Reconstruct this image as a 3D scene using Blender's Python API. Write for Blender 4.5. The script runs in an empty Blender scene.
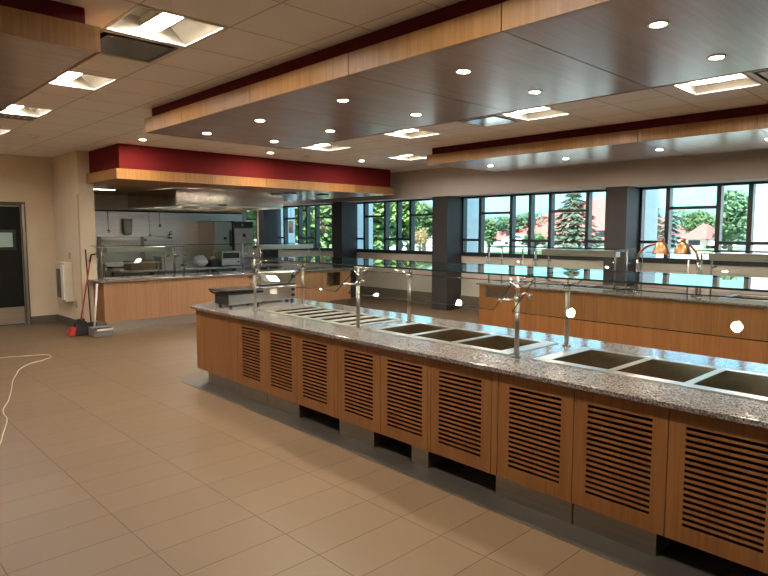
import bpy, bmesh, math, random
from mathutils import Matrix, Vector
random.seed(7)
PI = math.pi
C = bpy.context.scene.collection
sc = bpy.context.scene

# ------------------------------------------------------------------ camera
cam_d = bpy.data.cameras.new('camera'); cam = bpy.data.objects.new('camera', cam_d); C.objects.link(cam)
yaw, pit, rol, FPX = 0.807897, -0.09125, 0.00023, 610.9
fw = Vector((math.cos(yaw)*math.cos(pit), math.sin(yaw)*math.cos(pit), math.sin(pit)))
rt = Vector((math.sin(yaw), -math.cos(yaw), 0)); up = rt.cross(fw)
rt2 = rt*math.cos(rol) + up*math.sin(rol); up2 = rt2.cross(fw)
cam.matrix_world = Matrix.Translation((0, 0, 1.70)) @ Matrix((rt2, up2, -fw)).transposed().to_4x4()
cam_d.sensor_width = 36; cam_d.lens = FPX/768*36; cam_d.clip_end = 500
sc.camera = cam

# ------------------------------------------------------------------ exposure, sky, sun, portals
vs = sc.view_settings
vs.view_transform = 'Standard'; vs.look = 'None'; vs.exposure = 2.3; vs.gamma = 1.0; vs.use_curve_mapping = False
cy = sc.cycles
cy.transparent_max_bounces = 32; cy.max_bounces = 8; cy.diffuse_bounces = 4; cy.glossy_bounces = 4
cy.caustics_reflective = False; cy.caustics_refractive = False
cy.sample_clamp_indirect = 4.0

LENS_E = 37.0      # troffer lens emission
SPOT_E = 340.0      # downlight emission
SKY_E = 1.1
SUN_E = 3.8

w = bpy.data.worlds.new('sky'); sc.world = w; w.use_nodes = True
nt = w.node_tree; nt.nodes.clear()
out = nt.nodes.new('ShaderNodeOutputWorld'); bg = nt.nodes.new('ShaderNodeBackground')
sky = nt.nodes.new('ShaderNodeTexSky'); sky.sky_type = 'PREETHAM' if False else 'NISHITA'
sky.sun_disc = False; sky.sun_elevation = math.radians(48); sky.sun_rotation = math.radians(250)
sky.air_density = 1.0; sky.dust_density = 2.0; sky.ozone_density = 1.0
tc = nt.nodes.new('ShaderNodeTexCoord'); nz = nt.nodes.new('ShaderNodeTexNoise'); nz.inputs['Scale'].default_value = 3.0
nz.inputs['Detail'].default_value = 5
cr = nt.nodes.new('ShaderNodeValToRGB'); cr.color_ramp.elements[0].position = .42; cr.color_ramp.elements[1].position = .75
mx = nt.nodes.new('ShaderNodeMixRGB'); mx.inputs['Color2'].default_value = (.20, .42, .48, 1)
sm = nt.nodes.new('ShaderNodeMixRGB'); sm.blend_type = 'MULTIPLY'; sm.inputs['Fac'].default_value = 1
sm.inputs['Color2'].default_value = (.045, .105, .125, 1)
nt.links.new(tc.outputs['Generated'], nz.inputs['Vector']); nt.links.new(nz.outputs['Fac'], cr.inputs['Fac'])
nt.links.new(sky.outputs['Color'], sm.inputs['Color1']); nt.links.new(sm.outputs['Color'], mx.inputs['Color1'])
nt.links.new(cr.outputs['Color'], mx.inputs['Fac'])
nt.links.new(mx.outputs['Color'], bg.inputs['Color']); bg.inputs['Strength'].default_value = SKY_E
nt.links.new(bg.outputs['Background'], out.inputs['Surface'])

sd = bpy.data.lights.new('sun', 'SUN'); sd.energy = SUN_E; sd.angle = math.radians(1); sd.color = (1, .95, .86)
so = bpy.data.objects.new('sun', sd); C.objects.link(so)
so.rotation_euler = Vector((0.62, 0.25, -0.9)).to_track_quat('-Z', 'Y').to_euler(); so.location = (-5, 0, 12)

ZC = 3.08                       # tiled ceiling height
XW, XP = 10.6, 10.1             # window plane, pillar / header face
WIN = [  # name, y_left(high), y_right(low), mullion offsets from y_left
    ('window_1', 4.68, 1.22, [0, .49, 1.28, 1.73, 2.19, 2.96, 3.46]),
    ('window_2', 8.62, 5.05, [0, .51, 1.30, 1.75, 2.20, 2.98, 3.57]),
    ('window_3', 12.30, 9.04, [0, .47, 1.24, 1.68, 2.12, 2.86, 3.26]),
    ('window_4', 15.85, 13.12, [0, .40, 1.14, 1.52, 1.96, 2.73]),
    ('window_5', 18.45, 16.95, [0, .45, 1.50]),
    ('window_6', .80, -2.70, [0, .49, 1.28, 1.73, 2.19, 2.96, 3.50]),
]
WZ0, WZ1 = 1.21, 2.47
for n, y1, y0, _ in WIN:
    ld = bpy.data.lights.new('window_portal', 'AREA'); ld.shape = 'RECTANGLE'; ld.size = WZ1-WZ0; ld.size_y = y1-y0
    ld.cycles.is_portal = True
    lo = bpy.data.objects.new('window_portal', ld); C.objects.link(lo)
    lo.location = (XW+.13, (y0+y1)/2, (WZ0+WZ1)/2)
    lo.rotation_euler = (0, PI/2, 0)   # -Z of the lamp looks towards -X, into the room

# ------------------------------------------------------------------ materials
def mat(name):
    m = bpy.data.materials.new(name); m.use_nodes = True
    return m, m.node_tree, m.node_tree.nodes['Principled BSDF']
def N(nt, t, **kw):
    n = nt.nodes.new(t)
    for k, v in kw.items():
        if k in n.inputs: n.inputs[k].default_value = v
        else: setattr(n, k, v)
    return n
def pos(nt, scale=(1, 1, 1), rot=(0, 0, 0), loc=(0, 0, 0)):
    g = N(nt, 'ShaderNodeNewGeometry'); mp = N(nt, 'ShaderNodeMapping')
    mp.inputs['Scale'].default_value = scale; mp.inputs['Rotation'].default_value = rot; mp.inputs['Location'].default_value = loc
    nt.links.new(g.outputs['Position'], mp.inputs['Vector']); return mp.outputs['Vector']
def ramp(nt, fac, stops):
    r = N(nt, 'ShaderNodeValToRGB'); e = r.color_ramp.elements
    while len(e) < len(stops): e.new(.5)
    for i, (p, c) in enumerate(stops): e[i].position = p; e[i].color = (*c, 1)
    nt.links.new(fac, r.inputs['Fac']); return r.outputs['Color']
def bump(nt, b, h, strength=.1, dist=.01):
    n = N(nt, 'ShaderNodeBump'); n.inputs['Strength'].default_value = strength; n.inputs['Distance'].default_value = dist
    nt.links.new(h, n.inputs['Height']); nt.links.new(n.outputs['Normal'], b.inputs['Normal'])
def plain(name, col, rough=.5, metal=0., noise=.06, ns=8., spec=.5, bumpy=0.):
    m, nt, b = mat(name)
    n = N(nt, 'ShaderNodeTexNoise'); n.inputs['Scale'].default_value = ns; n.inputs['Detail'].default_value = 4
    nt.links.new(pos(nt), n.inputs['Vector'])
    lo = tuple(max(0, c*(1-noise)) for c in col); hi = tuple(min(1, c*(1+noise)) for c in col)
    nt.links.new(ramp(nt, n.outputs['Fac'], [(.3, lo), (.7, hi)]), b.inputs['Base Color'])
    b.inputs['Roughness'].default_value = rough; b.inputs['Metallic'].default_value = metal
    b.inputs['Specular IOR Level'].default_value = spec
    if bumpy: bump(nt, b, n.outputs['Fac'], bumpy)
    return m
def wood(name, c0, c1, rough=.35, scale=(45, 45, 1.6), spec=.5, coat=0):
    m, nt, b = mat(name)
    n = N(nt, 'ShaderNodeTexNoise'); n.inputs['Scale'].default_value = 1.0; n.inputs['Detail'].default_value = 6; n.inputs['Roughness'].default_value = .65
    nt.links.new(pos(nt, scale), n.inputs['Vector'])
    n2 = N(nt, 'ShaderNodeTexNoise'); n2.inputs['Scale'].default_value = .12; nt.links.new(pos(nt, scale), n2.inputs['Vector'])
    a = N(nt, 'ShaderNodeMath'); a.operation = 'ADD'
    k = N(nt, 'ShaderNodeMath'); k.operation = 'MULTIPLY'; k.inputs[1].default_value = .55
    nt.links.new(n2.outputs['Fac'], k.inputs[0]); nt.links.new(n.outputs['Fac'], a.inputs[0]); nt.links.new(k.outputs[0], a.inputs[1])
    nt.links.new(ramp(nt, a.outputs[0], [(.62, c0), (.92, c1)]), b.inputs['Base Color'])
    b.inputs['Roughness'].default_value = rough; b.inputs['Specular IOR Level'].default_value = spec
    b.inputs['Coat Weight'].default_value = coat; b.inputs['Coat Roughness'].default_value = .12
    return m
def brushed(name, col=(.62, .6, .57), rough=.28, scale=(3, 3, 90)):
    m, nt, b = mat(name)
    n = N(nt, 'ShaderNodeTexNoise'); n.inputs['Scale'].default_value = 1; n.inputs['Detail'].default_value = 3
    nt.links.new(pos(nt, scale), n.inputs['Vector'])
    nt.links.new(ramp(nt, n.outputs['Fac'], [(.3, tuple(c*.85 for c in col)), (.7, col)]), b.inputs['Base Color'])
    b.inputs['Metallic'].default_value = 1; b.inputs['Roughness'].default_value = rough
    bump(nt, b, n.outputs['Fac'], .04, .002)
    return m
def emit(name, col, s):
    m, nt, b = mat(name); b.inputs['Base Color'].default_value = (*col, 1)
    b.inputs['Emission Color'].default_value = (*col, 1); b.inputs['Emission Strength'].default_value = s; return m
def glass(name, tint=(.93, .97, .95), rough=0.0, boost=1.0):
    m = bpy.data.materials.new(name); m.use_nodes = True; nt = m.node_tree; nt.nodes.clear()
    o = N(nt, 'ShaderNodeOutputMaterial'); t = N(nt, 'ShaderNodeBsdfTransparent'); t.inputs['Color'].default_value = (*tint, 1)
    g = N(nt, 'ShaderNodeBsdfGlossy'); g.inputs['Roughness'].default_value = rough
    f = N(nt, 'ShaderNodeFresnel'); f.inputs['IOR'].default_value = 1.5
    mu = N(nt, 'ShaderNodeMath'); mu.operation = 'MULTIPLY'; mu.inputs[1].default_value = boost; mu.use_clamp = True
    # front side only: a Fresnel node on a back face would read as total reflection
    ge = N(nt, 'ShaderNodeNewGeometry'); inv = N(nt, 'ShaderNodeMath'); inv.operation = 'SUBTRACT'; inv.inputs[0].default_value = 1
    m2 = N(nt, 'ShaderNodeMath'); m2.operation = 'MULTIPLY'
    nt.links.new(f.outputs[0], mu.inputs[0]); nt.links.new(ge.outputs['Backfacing'], inv.inputs[1])
    nt.links.new(mu.outputs[0], m2.inputs[0]); nt.links.new(inv.outputs[0], m2.inputs[1])
    mi = N(nt, 'ShaderNodeMixShader'); nt.links.new(m2.outputs[0], mi.inputs['Fac'])
    nt.links.new(t.outputs[0], mi.inputs[1]); nt.links.new(g.outputs[0], mi.inputs[2]); nt.links.new(mi.outputs[0], o.inputs['Surface'])
    return m
def tiles(name, base, line, sx, sy, ox, oy, lw, rough, var=.06, spec=.5, grain=None, bumpd=.0015, rvar=0.):
    m, nt, b = mat(name)
    g = N(nt, 'ShaderNodeNewGeometry'); sp = N(nt, 'ShaderNodeSeparateXYZ'); nt.links.new(g.outputs['Position'], sp.inputs[0])
    def M(op, a, bb=None):
        n = N(nt, 'ShaderNodeMath'); n.operation = op
        for i, v in enumerate((a, bb)):
            if v is None: continue
            if isinstance(v, (int, float)): n.inputs[i].default_value = v
            else: nt.links.new(v, n.inputs[i])
        return n.outputs[0]
    u = M('DIVIDE', M('SUBTRACT', sp.outputs['X'], ox), sx); v = M('DIVIDE', M('SUBTRACT', sp.outputs['Y'], oy), sy)
    fu, fv = M('FRACT', u), M('FRACT', v)
    du = M('MULTIPLY', M('MINIMUM', fu, M('SUBTRACT', 1, fu)), sx); dv = M('MULTIPLY', M('MINIMUM', fv, M('SUBTRACT', 1, fv)), sy)
    d = M('MINIMUM', du, dv); isline = M('LESS_THAN', d, lw/2)
    cmb = N(nt, 'ShaderNodeCombineXYZ'); nt.links.new(M('FLOOR', u), cmb.inputs[0]); nt.links.new(M('FLOOR', v), cmb.inputs[1])
    wn = N(nt, 'ShaderNodeTexWhiteNoise'); nt.links.new(cmb.outputs[0], wn.inputs['Vector'])
    nzz = N(nt, 'ShaderNodeTexNoise'); nzz.inputs['Scale'].default_value = 1; nzz.inputs['Detail'].default_value = 5
    nt.links.new(pos(nt, grain or (6, 6, 6)), nzz.inputs['Vector'])
    f = M('ADD', M('MULTIPLY', wn.outputs['Value'], .5), M('MULTIPLY', nzz.outputs['Fac'], .5))
    colr = ramp(nt, f, [(.15, tuple(c*(1-var) for c in base)), (.85, tuple(c*(1+var) for c in base))])
    mx = N(nt, 'ShaderNodeMixRGB'); nt.links.new(isline, mx.inputs['Fac']); nt.links.new(colr, mx.inputs['Color1']); mx.inputs['Color2'].default_value = (*line, 1)
    nt.links.new(mx.outputs['Color'], b.inputs['Base Color'])
    rr = M('ADD', M('MULTIPLY', nzz.outputs['Fac'], rvar), rough - rvar/2); nt.links.new(rr, b.inputs['Roughness'])
    b.inputs['Specular IOR Level'].default_value = spec
    sm = N(nt, 'ShaderNodeMapRange'); sm.inputs['From Min'].default_value = 0; sm.inputs['From Max'].default_value = lw
    nt.links.new(d, sm.inputs['Value']); bump(nt, b, sm.outputs[0], .5, bumpd)
    return m
def granite(name):
    m, nt, b = mat(name)
    v = N(nt, 'ShaderNodeTexVoronoi'); v.inputs['Scale'].default_value = 130; nt.links.new(pos(nt), v.inputs['Vector'])
    n = N(nt, 'ShaderNodeTexNoise'); n.inputs['Scale'].default_value = 45; n.inputs['Detail'].default_value = 8; n.inputs['Roughness'].default_value = .7
    nt.links.new(pos(nt), n.inputs['Vector'])
    s = N(nt, 'ShaderNodeSeparateColor'); nt.links.new(v.outputs['Color'], s.inputs[0])
    a = N(nt, 'ShaderNodeMath'); a.operation = 'MULTIPLY_ADD'; a.inputs[1].default_value = .45
    nt.links.new(s.outputs[0], a.inputs[0]); k = N(nt, 'ShaderNodeMath'); k.operation = 'MULTIPLY'; k.inputs[1].default_value = .8
    nt.links.new(n.outputs['Fac'], k.inputs[0]); nt.links.new(k.outputs[0], a.inputs[2])
    nt.links.new(ramp(nt, a.outputs[0], [(.30, (.018, .013, .011)), (.43, (.075, .055, .047)), (.55, (.13, .105, .095)), (.68, (.20, .175, .165)), (.85, (.30, .28, .275))]), b.inputs['Base Color'])
    b.inputs['Roughness'].default_value = .12
    return m

M_wood = wood('maple_laminate', (.215, .082, .021), (.285, .12, .036), .4)
M_woodh = wood('maple_laminate_horizontal', (.36, .155, .048), (.47, .225, .08), .4, (1.6, 1.6, 60))
M_woodk = wood('pale_maple_laminate', (.29, .15, .075), (.36, .20, .105), .4)
M_fascia = wood('golden_maple_fascia', (.30, .145, .044), (.39, .205, .070), .45)
M_cloud = wood('glossy_cloud_laminate', (.40, .29, .25), (.45, .34, .30), .24, (1.5, 30, 30), 1.0)
M_cloud.node_tree.nodes['Principled BSDF'].inputs['IOR'].default_value = 2.1
M_red = plain('deep_red_paint', (.155, .010, .012), .8, noise=.03, spec=.2)
M_dred = plain('dark_red_paint', (.10, .010, .012), .8, noise=.03, spec=.2)
M_wall = plain('beige_wall_paint', (.72, .60, .44), .75, noise=.03, ns=3)
M_header = plain('taupe_wall_paint', (.52, .47, .44), .75, noise=.03, ns=3)
M_low = plain('light_taupe_paint', (.50, .44, .40), .75, noise=.03, ns=3)
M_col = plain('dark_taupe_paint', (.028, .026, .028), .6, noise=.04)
M_grey = plain('grey_paint', (.26, .24, .22), .6, noise=.04)
M_base = plain('brown_vinyl_base', (.12, .10, .08), .5)
M_steel = brushed('brushed_steel')
M_steelv = brushed('brushed_steel_upright', (.36, .33, .30), .3, (90, 90, 3))
M_kick = brushed('kick_plate_steel', (.36, .31, .25), .42, (3, 3, 60))
M_wallsteel = brushed('wall_panel_steel', (.66, .67, .69), .38, (2, 2, 30))
M_hood = brushed('hood_steel', (.78, .72, .65), .13, (3, 3, .8))
for n_ in M_hood.node_tree.nodes:
    if n_.type == 'BUMP': n_.inputs['Strength'].default_value = .35; n_.inputs['Distance'].default_value = .02
M_chrome = plain('polished_steel', (.62, .6, .57), .14, 1., noise=.02)
M_pan = brushed('well_steel', (.52, .43, .33), .22, (14, 14, 2))
M_black = plain('black_plastic', (.012, .012, .012), .45)
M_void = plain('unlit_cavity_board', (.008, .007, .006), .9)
M_frame = plain('black_window_frame', (.016, .018, .024), .35)
M_white = plain('white_plastic', (.72, .70, .66), .5)
M_refl = plain('cream_reflector', (.34, .30, .22), .45, noise=.02)
M_granite = granite('speckled_granite')
M_floor = tiles('floor_tiles', (.138, .091, .054), (.045, .032, .02), .62, .31, 1.267, 3.71, .006, .42, .07, .22, (1.2, 14, 5), rvar=.08)
M_floor.node_tree.nodes['Principled BSDF'].inputs['IOR'].default_value = 1.5
M_band = tiles('dark_floor_border', (.062, .052, .041), (.04, .033, .026), .62, .31, 3.0, 3.71, .006, .4, .05)
M_ceil = tiles('acoustic_ceiling_tiles', (.90, .90, .90), (.57, .56, .55), .61, .61, 2.2, 4.42, .014, .85, .02, .2, (60, 60, 60), .004)
M_pane = glass('window_glass', (.95, .985, .98))
M_guard = glass('guard_glass', (.90, .95, .93), 0, 1.0)
M_edge = plain('green_glass_edge', (.01, .03, .025), .2)
M_lens = emit('lamp_lens', (1.0, .93, .85), LENS_E)
M_spot = emit('downlight_lens', (1.0, .84, .62), SPOT_E)
M_tube = emit('added_hood_lens', (1.0, .90, .74), 34)  # glow of the lamps added inside the hood
M_tube2 = emit('dim_strip_lens', (1.0, .93, .82), 3)
M_copper = plain('copper_shade', (.42, .22, .12), .3, 1., noise=.08)
M_bark = plain('bark', (.10, .07, .05), .9, noise=.3)
def leaf(name, c):
    m, nt, b = mat(name)
    n = N(nt, 'ShaderNodeTexNoise'); n.inputs['Scale'].default_value = 1.3; n.inputs['Detail'].default_value = 5
    nt.links.new(pos(nt), n.inputs['Vector'])
    nt.links.new(ramp(nt, n.outputs['Fac'], [(.3, tuple(x*.55 for x in c)), (.7, tuple(min(1, x*1.35) for x in c))]), b.inputs['Base Color'])
    b.inputs['Roughness'].default_value = .7; return m

# ------------------------------------------------------------------ mesh builder
ISL = Matrix.Translation((3.245, 6.40, 0)) @ Matrix.Rotation(math.radians(-91.25), 4, 'Z')   # island frame: x along, y depth
ID = Matrix.Identity(4)
class MB:
    def __init__(s, F=ID): s.v = []; s.f = []; s.mi = []; s.sm = []; s.F = F
    def _a(s, vs, fs, mi=0, sm=False):
        o = len(s.v); s.v += [Vector(p) for p in vs]
        for i, f in enumerate(fs):
            s.f.append([o+k for k in f]); s.mi.append(mi[i] if isinstance(mi, list) else mi); s.sm.append(sm)
        return s
    def box(s, x0, x1, y0, y1, z0, z1, mi=0):
        if x0 > x1: x0, x1 = x1, x0
        if y0 > y1: y0, y1 = y1, y0
        if z0 > z1: z0, z1 = z1, z0
        v = [(x0,y0,z0),(x1,y0,z0),(x1,y1,z0),(x0,y1,z0),(x0,y0,z1),(x1,y0,z1),(x1,y1,z1),(x0,y1,z1)]
        return s._a(v, [(0,3,2,1),(4,5,6,7),(0,1,5,4),(1,2,6,5),(2,3,7,6),(3,0,4,7)], mi)
    def prism(s, poly, z0, z1, mi=0):
        n = len(poly)
        a = sum(poly[i][0]*poly[(i+1)%n][1]-poly[(i+1)%n][0]*poly[i][1] for i in range(n))
        if a < 0: poly = poly[::-1]
        v = [(x,y,z0) for x,y in poly] + [(x,y,z1) for x,y in poly]
        return s._a(v, [tuple(range(n))[::-1], tuple(range(n,2*n))] + [(i,(i+1)%n,n+(i+1)%n,n+i) for i in range(n)], mi)
    def slab(s, a, b, c, t, mi=0, edge=None):
        """sheet: corner a, edge vectors b, c, thickness vector t"""
        a, b, c, t = map(Vector, (a, b, c, t))
        v = [a, a+b, a+b+c, a+c, a+t, a+b+t, a+b+c+t, a+c+t]
        fs = [(0,3,2,1),(4,5,6,7),(0,1,5,4),(1,2,6,5),(2,3,7,6),(3,0,4,7)]
        if b.cross(c).dot(t) < 0: fs = [f[::-1] for f in fs]
        e = mi if edge is None else edge
        return s._a(v, fs, [mi, mi, e, e, e, e])
    def tube(s, pts, r, n=10, mi=0, cap=True):
        pts = [Vector(p) for p in pts]; rs = r if isinstance(r, (list, tuple)) else [r]*len(pts)
        v = []; fs = []; prev = None
        for i, p in enumerate(pts):
            d = (pts[min(i+1, len(pts)-1)] - pts[max(i-1, 0)]).normalized()
            if prev is None: u = d.orthogonal().normalized()
            else:
                u = prev - d*prev.dot(d)
                u = d.orthogonal().normalized() if u.length < 1e-5 else u.normalized()
            prev = u; w_ = d.cross(u)
            for k in range(n):
                a = 2*PI*k/n; v.append(p + (u*math.cos(a)+w_*math.sin(a))*rs[i])
        for i in range(len(pts)-1):
            for k in range(n):
                a, b = i*n+k, i*n+(k+1)%n; fs.append((a, b, b+n, a+n))
        s._a(v, fs, mi, True)
        if cap:
            o = len(s.v)-len(v)
            s.f += [[o+k for k in range(n)][::-1], [o+(len(pts)-1)*n+k for k in range(n)]]; s.mi += [mi, mi]; s.sm += [False, False]
        return s
    def cyl(s, x, y, z0, z1, r, r2=None, n=20, mi=0): return s.tube([(x,y,z0),(x,y,z1)], [r, r if r2 is None else r2], n, mi)
    def ball(s, c, r, n=10, sq=(1,1,1), mi=0):
        v = []; fs = []; m = n//2+1; c = Vector(c)
        for i in range(m+1):
            th = PI*i/m
            for k in range(n):
                ph = 2*PI*k/n; v.append(c+Vector((r*sq[0]*math.sin(th)*math.cos(ph), r*sq[1]*math.sin(th)*math.sin(ph), r*sq[2]*math.cos(th))))
        for i in range(m):
            for k in range(n): fs.append((i*n+k, (i+1)*n+k, (i+1)*n+(k+1)%n, i*n+(k+1)%n))
        return s._a(v, fs, mi, True)
    def plate(s, x0, x1, y0, y1, z0, z1, holes=(), ax='z', mi=0):
        """box with rectangular through holes; ax is the thickness axis: z -> (x,y) plane, y -> (x,z) plane with y0/y1 in-plane as z"""
        xs = sorted({x0, x1} | {min(max(h[0], x0), x1) for h in holes} | {min(max(h[1], x0), x1) for h in holes})
        ys = sorted({y0, y1} | {min(max(h[2], y0), y1) for h in holes} | {min(max(h[3], y0), y1) for h in holes})
        solid = {}
        for i in range(len(xs)-1):
            for j in range(len(ys)-1):
                cx, cyy = (xs[i]+xs[i+1])/2, (ys[j]+ys[j+1])/2
                solid[i, j] = not any(h[0] < cx < h[1] and h[2] < cyy < h[3] for h in holes)
        P = (lambda a, b, c: (a, b, c)) if ax == 'z' else (lambda a, b, c: (a, c, b))
        idx = {}; v = []; fs = []
        def g(i, j, k):
            if (i, j, k) not in idx: idx[i, j, k] = len(v); v.append(P(xs[i], ys[j], (z0, z1)[k]))
            return idx[i, j, k]
        for (i, j), ok in solid.items():
            if not ok: continue
            fs.append((g(i,j,0), g(i,j+1,0), g(i+1,j+1,0), g(i+1,j,0))); fs.append((g(i,j,1), g(i+1,j,1), g(i+1,j+1,1), g(i,j+1,1)))
            if not solid.get((i-1, j)): fs.append((g(i,j,0), g(i,j,1), g(i,j+1,1), g(i,j+1,0)))
            if not solid.get((i+1, j)): fs.append((g(i+1,j,0), g(i+1,j+1,0), g(i+1,j+1,1), g(i+1,j,1)))
            if not solid.get((i, j-1)): fs.append((g(i,j,0), g(i+1,j,0), g(i+1,j,1), g(i,j,1)))
            if not solid.get((i, j+1)): fs.append((g(i,j+1,0), g(i,j+1,1), g(i+1,j+1,1), g(i+1,j+1,0)))
        if ax != 'z': fs = [f[::-1] for f in fs]
        return s._a(v, fs, mi)
    def build(s, name, mats, parent=None, bevel=0):
        if not isinstance(mats, (list, tuple)): mats = [mats]
        me = bpy.data.meshes.new(name)
        if parent is not None: T = parent['_m'] if False else MW[parent.name].inverted() @ s.F
        else:
            mn = [min(p[i] for p in s.v) for i in range(3)]; mxx = [max(p[i] for p in s.v) for i in range(3)]
            b = Matrix.Translation(((mn[0]+mxx[0])/2, (mn[1]+mxx[1])/2, mn[2])); T = b.inverted(); W = s.F @ b
        me.from_pydata([T @ p for p in s.v], [], s.f)
        for m in mats: me.materials.append(m)
        me.polygons.foreach_set('material_index', s.mi); me.polygons.foreach_set('use_smooth', s.sm); me.update()
        o = bpy.data.objects.new(name, me); C.objects.link(o)
        if parent is not None: o.parent = parent; MW[o.name] = MW[parent.name]
        else: o.matrix_world = W; MW[o.name] = W
        if bevel:
            bv = o.modifiers.new('bevel', 'BEVEL'); bv.width = bevel; bv.segments = 2; bv.limit_method = 'ANGLE'; bv.angle_limit = .7
        return o
MW = {}
def tag(o, label, cat, group=None):
    o['label'] = label; o['category'] = cat
    if group: o['group'] = group
    return o
def thing(name, label, cat, base, F=ID, group=None):
    o = bpy.data.objects.new(name, None); C.objects.link(o); o.empty_display_size = .1
    W = F @ Matrix.Translation(base); o.matrix_world = W; MW[o.name] = W
    return tag(o, label, cat, group)
def struct(o, kind='structure'): o['kind'] = kind; return o
def kids(o): return [c for c in bpy.data.objects if c.parent == o]
def dup(o, W=None, label=None, parent=None):
    c = o.copy(); C.objects.link(c)
    if parent is None: c.matrix_world = W; MW[c.name] = W; c['label'] = label
    else: c.parent = parent; MW[c.name] = MW[parent.name]
    for k in kids(o): dup(k, parent=c)
    return c
ORD = ['first', 'second', 'third', 'fourth', 'fifth', 'sixth', 'seventh', 'eighth', 'ninth', 'tenth', 'eleventh', 'twelfth', 'thirteenth']

# ================================================================== STRUCTURE
struct(MB().plate(-4, XW+.15, -4, 18.6, -.1, 0).build('floor', M_floor))
TROF_L = [(1.58, y) for y in (3.82, 5.76, 7.68, 9.56)]
TROF_R = [(6.02, y) for y in (1.79, 3.75, 5.76, 7.68)]
TROF_F = [(7.98, 7.68)]
TROF_UNSEEN = [(6.02, -.2), (1.58, 1.87), (1.58, -.1), (-2.6, 5.76), (-2.6, 8.2), (-.4, 10.9), (8.6, 15.4)]  # fixtures out of view, most of them added to brighten the room
ALL_T = TROF_L + TROF_R + TROF_F + TROF_UNSEEN
VENTS = [(6.02, 4.40), (6.02, 1.15), (1.58, 4.45)]
holes = [(x+.012, x+.598, y+.012, y+.598) for x, y in ALL_T] + [(x+.02, x+.59, y+.02, y+.59) for x, y in VENTS]
struct(MB().plate(-4, XW+.15, -4, 18.6, ZC, ZC+.02, holes).build('ceiling', M_ceil))
struct(MB().box(-4.2, XW+.2, -4.2, 18.8, 3.42, 3.6).build('trim_1', M_grey))                    # roof slab out of view, added to block the sun
struct(MB().box(-4.15, -4, -4, 12.64, 0, 3.42).build('wall_left', M_wall))
struct(MB().box(-4.15, XW+.15, -4.15, -4, 0, 3.42).build('wall_near', M_wall))
# wall with the swing door
struct(MB().plate(-4, 3.5, 0, ZC, 12.64, 12.80, [(2.0, 2.95, -.1, 2.17)], ax='y').build('wall_door_side', M_wall))
struct(MB().box(3.5, 3.76, 11.22, 14.2, 0, ZC).build('wall_partition', M_wall))
struct(MB().box(3.76, 8.54, 14.2, 14.35, 0, ZC).build('wall_kitchen_back', M_wall))
struct(MB().box(8.40, 8.54, 14.35, 18.6, 0, ZC).build('wall_kitchen_return', M_header))
struct(MB().box(8.54, XW+.15, 18.6, 18.75, 0, ZC).build('wall_far', M_wall))
struct(MB().box(8.42, 8.54, 14.18, 14.20, .0, 2.53).build('trim_2', M_steelv))
# window wall
struct(MB().box(XW, XW+.15, -4, 18.6, 0, WZ0).build('wall_window_low', M_low))
struct(MB().box(XW, XW+.15, -4, 18.6, WZ1, 3.42).build('wall_window_high', M_header))
struct(MB().box(XP, XW, -4, 18.6, WZ1, ZC).build('wall_window_header', M_header))
ends = sorted([(y0, y1) for _, y1, y0, _ in WIN])
lo = -4
pc = MB()
for y0, y1 in ends + [(18.6, 19)]:
    if y0 > lo + .01: pc.box(XW, XW+.15, lo, y0, WZ0, WZ1)
    lo = y1
struct(pc.build('wall_window_piers', M_wall))
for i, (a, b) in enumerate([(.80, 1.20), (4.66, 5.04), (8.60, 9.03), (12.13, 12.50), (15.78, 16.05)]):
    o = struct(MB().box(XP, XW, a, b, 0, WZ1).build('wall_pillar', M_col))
struct(MB().box(XW-.03, XW, -4, 18.6, 0, .30).build('baseboard_window', M_base))
struct(MB().box(-4, 1.93, 12.62, 12.64, 0, .14).build('baseboard_left', M_base))
struct(MB().box(3.02, 3.5, 12.62, 12.64, 0, .14).build('baseboard_door_side', M_base))
struct(MB().box(3.48, 3.5, 11.20, 12.62, 0, .14).build('baseboard_partition', M_base))
struct(MB().box(3.483, 3.50, 11.203, 11.23, .14, 2.35).build('trim_3', plain('corner_guard', (.42, .34, .25), .4)))
for nm, y1, y0, off in WIN:
    f = MB()
    fx0, fx1 = XW+.0, XW+.13
    f.box(fx0, fx1, y0, y1, WZ0, WZ0+.05); f.box(fx0, fx1, y0, y1, WZ1-.04, WZ1)
    T = [-.5, .06, 0]
    for i, o_ in enumerate(off):
        y = y1 - o_
        h = .034
        a, b = y-h, y+h
        if i == 0: a, b = y1-.06, y1
        if i == len(off)-1: a, b = y0, y0+.05
        f.box(fx0, fx1, a, b, WZ0+.05, WZ1-.04)
    high = {1, 4}
    for i in range(len(off)-1):
        z = 2.10 if i in high else 1.53
        f.box(fx0, fx1, y1-off[i+1]+.03, y1-off[i]-.03, z-.025, z+.025)
    wo = struct(f.build(nm, M_frame))
    g = MB().slab((XW+.07, y0+.02, WZ0+.02), (0, y1-y0-.04, 0), (0, 0, WZ1-WZ0-.04), (.006, 0, 0)).build('pane', M_pane, wo)
    sl = MB().box(XW-.02, XW+.0, y0, y1, WZ0-.03, WZ0).build('sill', M_frame, wo)
# exterior white fins by each pillar
for i, (a, b) in enumerate([(4.64, 4.86), (8.60, 8.82), (12.28, 12.50), (15.90, 16.12)]):
    struct(MB().box(XW+.15, 11.32, a, b, -.1, 3.4).build('wall_fin', plain('white_render', (.75, .78, .80), .7)))
struct(MB().box(14.5, 15.1, 1.4, 4.0, -.1, 2.62).build('wall_fin', plain('white_panel', (.80, .80, .80), .7)))
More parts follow.
